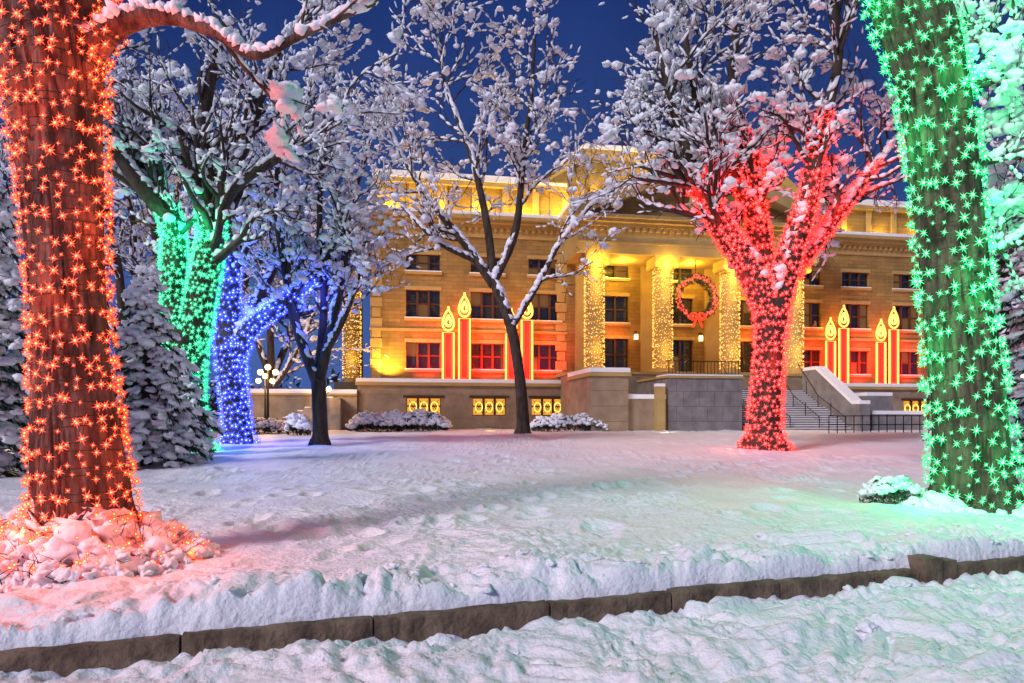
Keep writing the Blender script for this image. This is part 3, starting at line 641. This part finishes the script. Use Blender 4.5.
for c, v, z0, z1 in ((16.8, -3, 5.3, 13.3), (22.3, -3, 5.3, 13.3), (27.9, -3, 5.3, 13.3), (33.4, -3, 5.3, 13.3), (-1.7, 6, 5, 15)):
    P = np.array([(c, v, z) for z in np.linspace(z0, z1, 12)]); B_, C_ = wrap(P, np.full(12, .72), .22, .19, .03); bulbs(cl, B_, .027)
    point('column_glow', (c, v - 1.6, z0 + 1.5), (1, .55, .10), 90, .05, bld); point('column_glow', (c, v - 1.6, z1 - 2), (1, .55, .1), 90, .05, bld)
cl.obj('column_string_lights', BM['warm'], bld)
lt = MB(); lg = MB()
for u in (21.1, 23.6, 26.7, 29.1):  # added wall lanterns, invented to go with the orange glow
    box(lt, u - .05, u + .05, -.45, -.001, 8.62, 8.7); box(lt, u - .16, u + .16, -.56, -.24, 8.45, 8.52); box(lg, u - .12, u + .12, -.52, -.28, 8.0, 8.44); box(lt, u - .15, u + .15, -.55, -.25, 7.92, 7.99)
for u in (19.4, 30.9): point('added_wall_glow', (u, -.9, 8.4), (1, .16, .02), 110, .05, bld)  # added orange glow on the wall, not placed at the lantern fixtures
lt.obj('added_lantern_brackets', [M['iron']], bld); lg.obj('added_lantern_glass', [M['globe']], bld)
ra = MB()
for u in np.arange(19.7, 24.9, .25): box(ra, u, u + .03, -10.3, -10.27, 4.45, 5.4)
box(ra, 19.6, 24.95, -10.32, -10.25, 5.4, 5.46)
for u in (26.2, 28.4, 30.6, 32.6):
    tube(ra, [(u, -10.5, 1.7), (u, -7.4, 3.3), (u, -4.9, 5.8)], [.03] * 3, 6)
    for v, z in ((-10.5, .8), (-8.9, 1.8), (-7.4, 2.4), (-6, 3.5)): box(ra, u - .02, u + .02, v, v + .04, z, z + .95)
ra.obj('iron_railings', [M['iron']], bld)
WARM = (1, .48, .04); YEL = (1, .62, .06)
for u in (1.6, 6.5, 11.4): spot('wall_floodlight', (u, -5.5, 4.9), (u + .1, 0, 11.5), WARM, 850, 95, .12, bld)
spot('wall_floodlight', (1.1, -1.0, 5.0), (1.6, .1, 7.0), YEL, 1300, 130, .12, bld)
for u in (36.5, 41.2, 46.2): spot('wall_floodlight', (u, -5.5, 4.9), (u, 0, 12), WARM, 380, 95, .12, bld)
for u in (1.5, 5, 8.5, 12): point('attic_lamp', (u, -.15, 17.9), YEL, 360, .08, bld)
for u in (37, 40.5, 44, 47.5): point('attic_lamp', (u, -.15, 17.9), YEL, 120, .08, bld)
for u in (15, 18, 22, 28, 32): point('pediment_lamp', (u, -1.6 if u > 15.5 else -.6, 18.2 if u < 16 else 22.0 - abs(u - 25) * .35), YEL, 360, .08, bld)
for u in (16.8, 22.3, 27.9, 33.4): point('capital_lamp', (u, -4.35, 13.2), YEL, 330, .07, bld)
for u in (19.5, 25.1, 30.7): point('portico_ceiling_lamp', (u, -1.8, 13.5), YEL, 400, .12, bld)
for u in (17, 21, 25.1, 29, 33): spot('pediment_floodlight', (u, -12, 5.5), (u, -4, 17), WARM, 300, 60, .1, bld)
spot('basement_floodlight', (8, -10, 1.3), (8, -1, 3), WARM, 200, 140, .1, bld)
spot('step_floodlight', (17.5, -16, 1.3), (18.5, -10, 2.5), (1, .7, .45), 350, 100, .1, bld)
# ------------------------------------------------------------------ candle displays
cmats = [mat('candle_outline_tube', (.9, .4, .1), .4, (1, .30, .05), 4, sample=False), mat('candle_red_tube', (.8, .05, .03), .4, (1, .03, .01), 4, sample=False), mat('candle_panel', (.6, .05, .03), .6, (1, .015, .01), .9, sample=False), mat('candle_flame', (.9, .5, .1), .4, (1, .45, .06), 5, sample=False), M['iron']]
def loop(mb, pts, r, m):
    P = np.array(pts + [pts[0]]); tube(mb, P, np.full(len(P), r), 6, m=m, cap=False)
for c in (6.5, 11.4, 38.9, 43.7):
    e = empty('candle_decoration', bld.location, TH)
    mb = MB()
    for du, h, in ((-.62, 3.6), (.62, 4.7)):
        u = c + du; v = -.75; z0 = 4.6; w = .42
        box(mb, u - w, u + w, v + .04, v + .08, z0, z0 + h, 2)
        loop(mb, [(u - w, v, z0), (u + w, v, z0), (u + w, v, z0 + h), (u - w, v, z0 + h)], .075, 0)
        loop(mb, [(u - w + .17, v, z0 + .15), (u + w - .17, v, z0 + .15), (u + w - .17, v, z0 + h - .2), (u - w + .17, v, z0 + h - .2)], .06, 1)
        box(mb, u - .025, u + .025, v, v + .05, z0 + h, z0 + h + .3, 4)
        fl = [(u + .50 * math.sin(t) * (1 - .15 * math.cos(t)) * math.sin(t / 2) ** .6, v, z0 + h + .95 + .8 * math.cos(t) + (.25 if abs(t) < .1 else 0)) for t in np.linspace(.02, 2 * math.pi - .02, 18)]
        loop(mb, fl, .08, 0); loop(mb, [(u + (p[0] - u) * .45, v, z0 + h + .8 + (p[2] - z0 - h - .8) * .45) for p in fl], .09, 3)
        box(mb, u - .03, u + .03, v + .3, v + .34, z0, z0 + h, 4)
    mb.obj('neon_candles', cmats, e)
    for du in (-1.9, 0, 1.9): spot('candle_glow', (c + du, -1.9, 5.6), (c + du * 1.15, 0, 6.6), (1, .008, .006), 1500, 120, .05, e, 1.0)
    spot('candle_glow', (c, -1.9, 8.0), (c, 0, 8.6), (1, .02, .01), 300, 110, .05, e, 1.0)
e = empty('wreath', bld.location, TH); mb = MB(); V = []; T = []
for _ in range(2600):
    a = R.uniform(0, 6.28); b = R.uniform(0, 6.28); rr_ = 1.55 + .3 * math.cos(b); p = np.array([CU - .2 + rr_ * math.cos(a), -3.2 + .3 * math.sin(b), 11.0 + rr_ * math.sin(a)])
    k = len(V); V += [p, p + np.array([R.gauss(0, .09), R.gauss(0, .09), R.gauss(0, .09)]), p + np.array([R.gauss(0, .09), R.gauss(0, .09), R.gauss(0, .09)])]; T.append((k, k + 1, k + 2))
mb.add(V, t=T); mb.obj('greenery', [M['needle']], e); mb = MB()
bulbs(mb, [(CU - .2 + R.uniform(1.35, 1.8) * math.cos(a), -3.55, 11 + R.uniform(1.35, 1.8) * math.sin(a)) for a in np.linspace(0, 6.28, 150)], .045); mb.obj('bulbs', BM['red'], e)
mb = MB()
for s in (-1, 1):
    loop(mb, [(CU - .2 + s * (.32 + .32 * math.cos(a)), -3.6, 9.5 + .26 * math.sin(a)) for a in np.linspace(0, 6, 12)], .07, 0); tube(mb, [(CU - .2, -3.6, 9.5), (CU - .2 + s * .4, -3.6, 8.7)], [.09, .07], 6)
mb.obj('bow', [mat('red_ribbon_light', (.6, .03, .02), .4, (1, .04, .01), 1.6, sample=False)], e)
tube_mb = MB(); tube(tube_mb, [(CU - .2, -3.2, 12.6), (CU - .2, -3.2, 14.0)], [.03, .03], 6); tube_mb.obj('hanger', [M['iron']], e)
point('wreath_glow', (CU - .2, -4.4, 11), (1, .06, .02), 120, .04, e)
# ------------------------------------------------------------------ street lamps
for x, y, h in ((-14.3, 40, 3.6), (-15.9, 44, 3.4), (-13.2, 47.5, 3.0), (-26, 36, 3.4), (31.5, 42, 3.2)):
    z = gzs(x, y); e = empty('street_lamp', (x, y, z)); mb = MB()
    tube(mb, [(0, 0, -.1), (0, 0, .3), (0, 0, .32), (0, 0, .6), (0, 0, h)], [.2, .18, .12, .08, .05], 12)
    tube(mb, [(-.45, 0, h - .3), (-.25, 0, h - .5), (0, 0, h - .55), (.25, 0, h - .5), (.45, 0, h - .3)], [.03] * 5, 8); mb.obj('post', [M['iron']], e, True)
    gm = MB(); v, f = ICO[3]
    for dx, dz in ((0, .2), (-.45, -.1), (.45, -.1)): gm.add(v * .17 + np.array([dx, 0, h + dz]), t=f)
    gm.obj('globes', [M['globe']], e, True); point('lamp_light', (0, -.45, h + .1), (1, .5, .15), 320, .05, e)
e = empty('iron_fence'); mb = MB()
for x in np.arange(18, 26, .5): z = gzs(x, 37 + x * .1); box(mb, x, x + .04, 37 + x * .1, 37.04 + x * .1, z - .1, z + 1.0)
for zz in (.5, 1.0): tube(mb, [(18, 38.8, gzs(18, 38.8) + zz), (26, 39.6, gzs(26, 39.6) + zz)], [.03, .03], 6)
mb.obj('rails', [M['iron']], e)
# ------------------------------------------------------------------ world, fill light, camera
w = bpy.data.worlds.new('World'); scene.world = w; w.use_nodes = True; nt = w.node_tree; bg = nt.nodes['Background']
sky = nt.nodes.new('ShaderNodeTexSky'); sky.sky_type = 'NISHITA'; sky.sun_disc = False; sky.sun_elevation = math.radians(1); sky.sun_rotation = math.radians(200)
tc = nt.nodes.new('ShaderNodeTexCoord'); sp = nt.nodes.new('ShaderNodeSeparateXYZ'); rp = nt.nodes.new('ShaderNodeValToRGB')
nt.links.new(tc.outputs['Generated'], sp.inputs[0]); nt.links.new(sp.outputs[2], rp.inputs[0])
rp.color_ramp.elements[0].color = (.035, .09, .30, 1); rp.color_ramp.elements[1].color = (.002, .014, .11, 1); rp.color_ramp.elements[1].position = .6
no = nt.nodes.new('ShaderNodeTexNoise'); no.inputs['Scale'].default_value = 3; no.inputs['Detail'].default_value = 5
mx = nt.nodes.new('ShaderNodeMixRGB'); mx.blend_type = 'ADD'; mx.inputs[0].default_value = .008
nt.links.new(rp.outputs[0], mx.inputs[1]); nt.links.new(sky.outputs[0], mx.inputs[2])
m2 = nt.nodes.new('ShaderNodeMixRGB'); m2.blend_type = 'MULTIPLY'; m2.inputs[0].default_value = .7
r2 = nt.nodes.new('ShaderNodeValToRGB'); r2.color_ramp.elements[0].position = .35; r2.color_ramp.elements[0].color = (.55, .55, .62, 1); r2.color_ramp.elements[1].position = .7; r2.color_ramp.elements[1].color = (1.5, 1.4, 1.3, 1)
nt.links.new(tc.outputs['Generated'], no.inputs['Vector']); nt.links.new(no.outputs['Fac'], r2.inputs[0]); nt.links.new(mx.outputs[0], m2.inputs[1]); nt.links.new(r2.outputs[0], m2.inputs[2])
nt.links.new(m2.outputs[0], bg.inputs['Color']); bg.inputs['Strength'].default_value = 1.2
s = bpy.data.lights.new('fill_sun', 'SUN'); s.energy = 2.5; s.angle = math.radians(16); s.color = (1, .92, .99)  # added fill in place of dusk ambient and street lamps behind the camera
so = bpy.data.objects.new('fill_sun', s); scene.collection.objects.link(so); so.rotation_euler = (math.radians(57), 0, math.radians(-42))
cam = bpy.data.cameras.new('camera'); co = bpy.data.objects.new('camera', cam); scene.collection.objects.link(co)
co.location = (0, 0, 1.5); co.rotation_euler = (math.radians(90), 0, 0); cam.lens = 24; cam.sensor_width = 36; cam.shift_y = .0767; cam.clip_end = 6000; cam.clip_start = .05
scene.camera = co
scene.view_settings.view_transform = 'Standard'; scene.view_settings.look = 'None'; scene.view_settings.exposure = 0
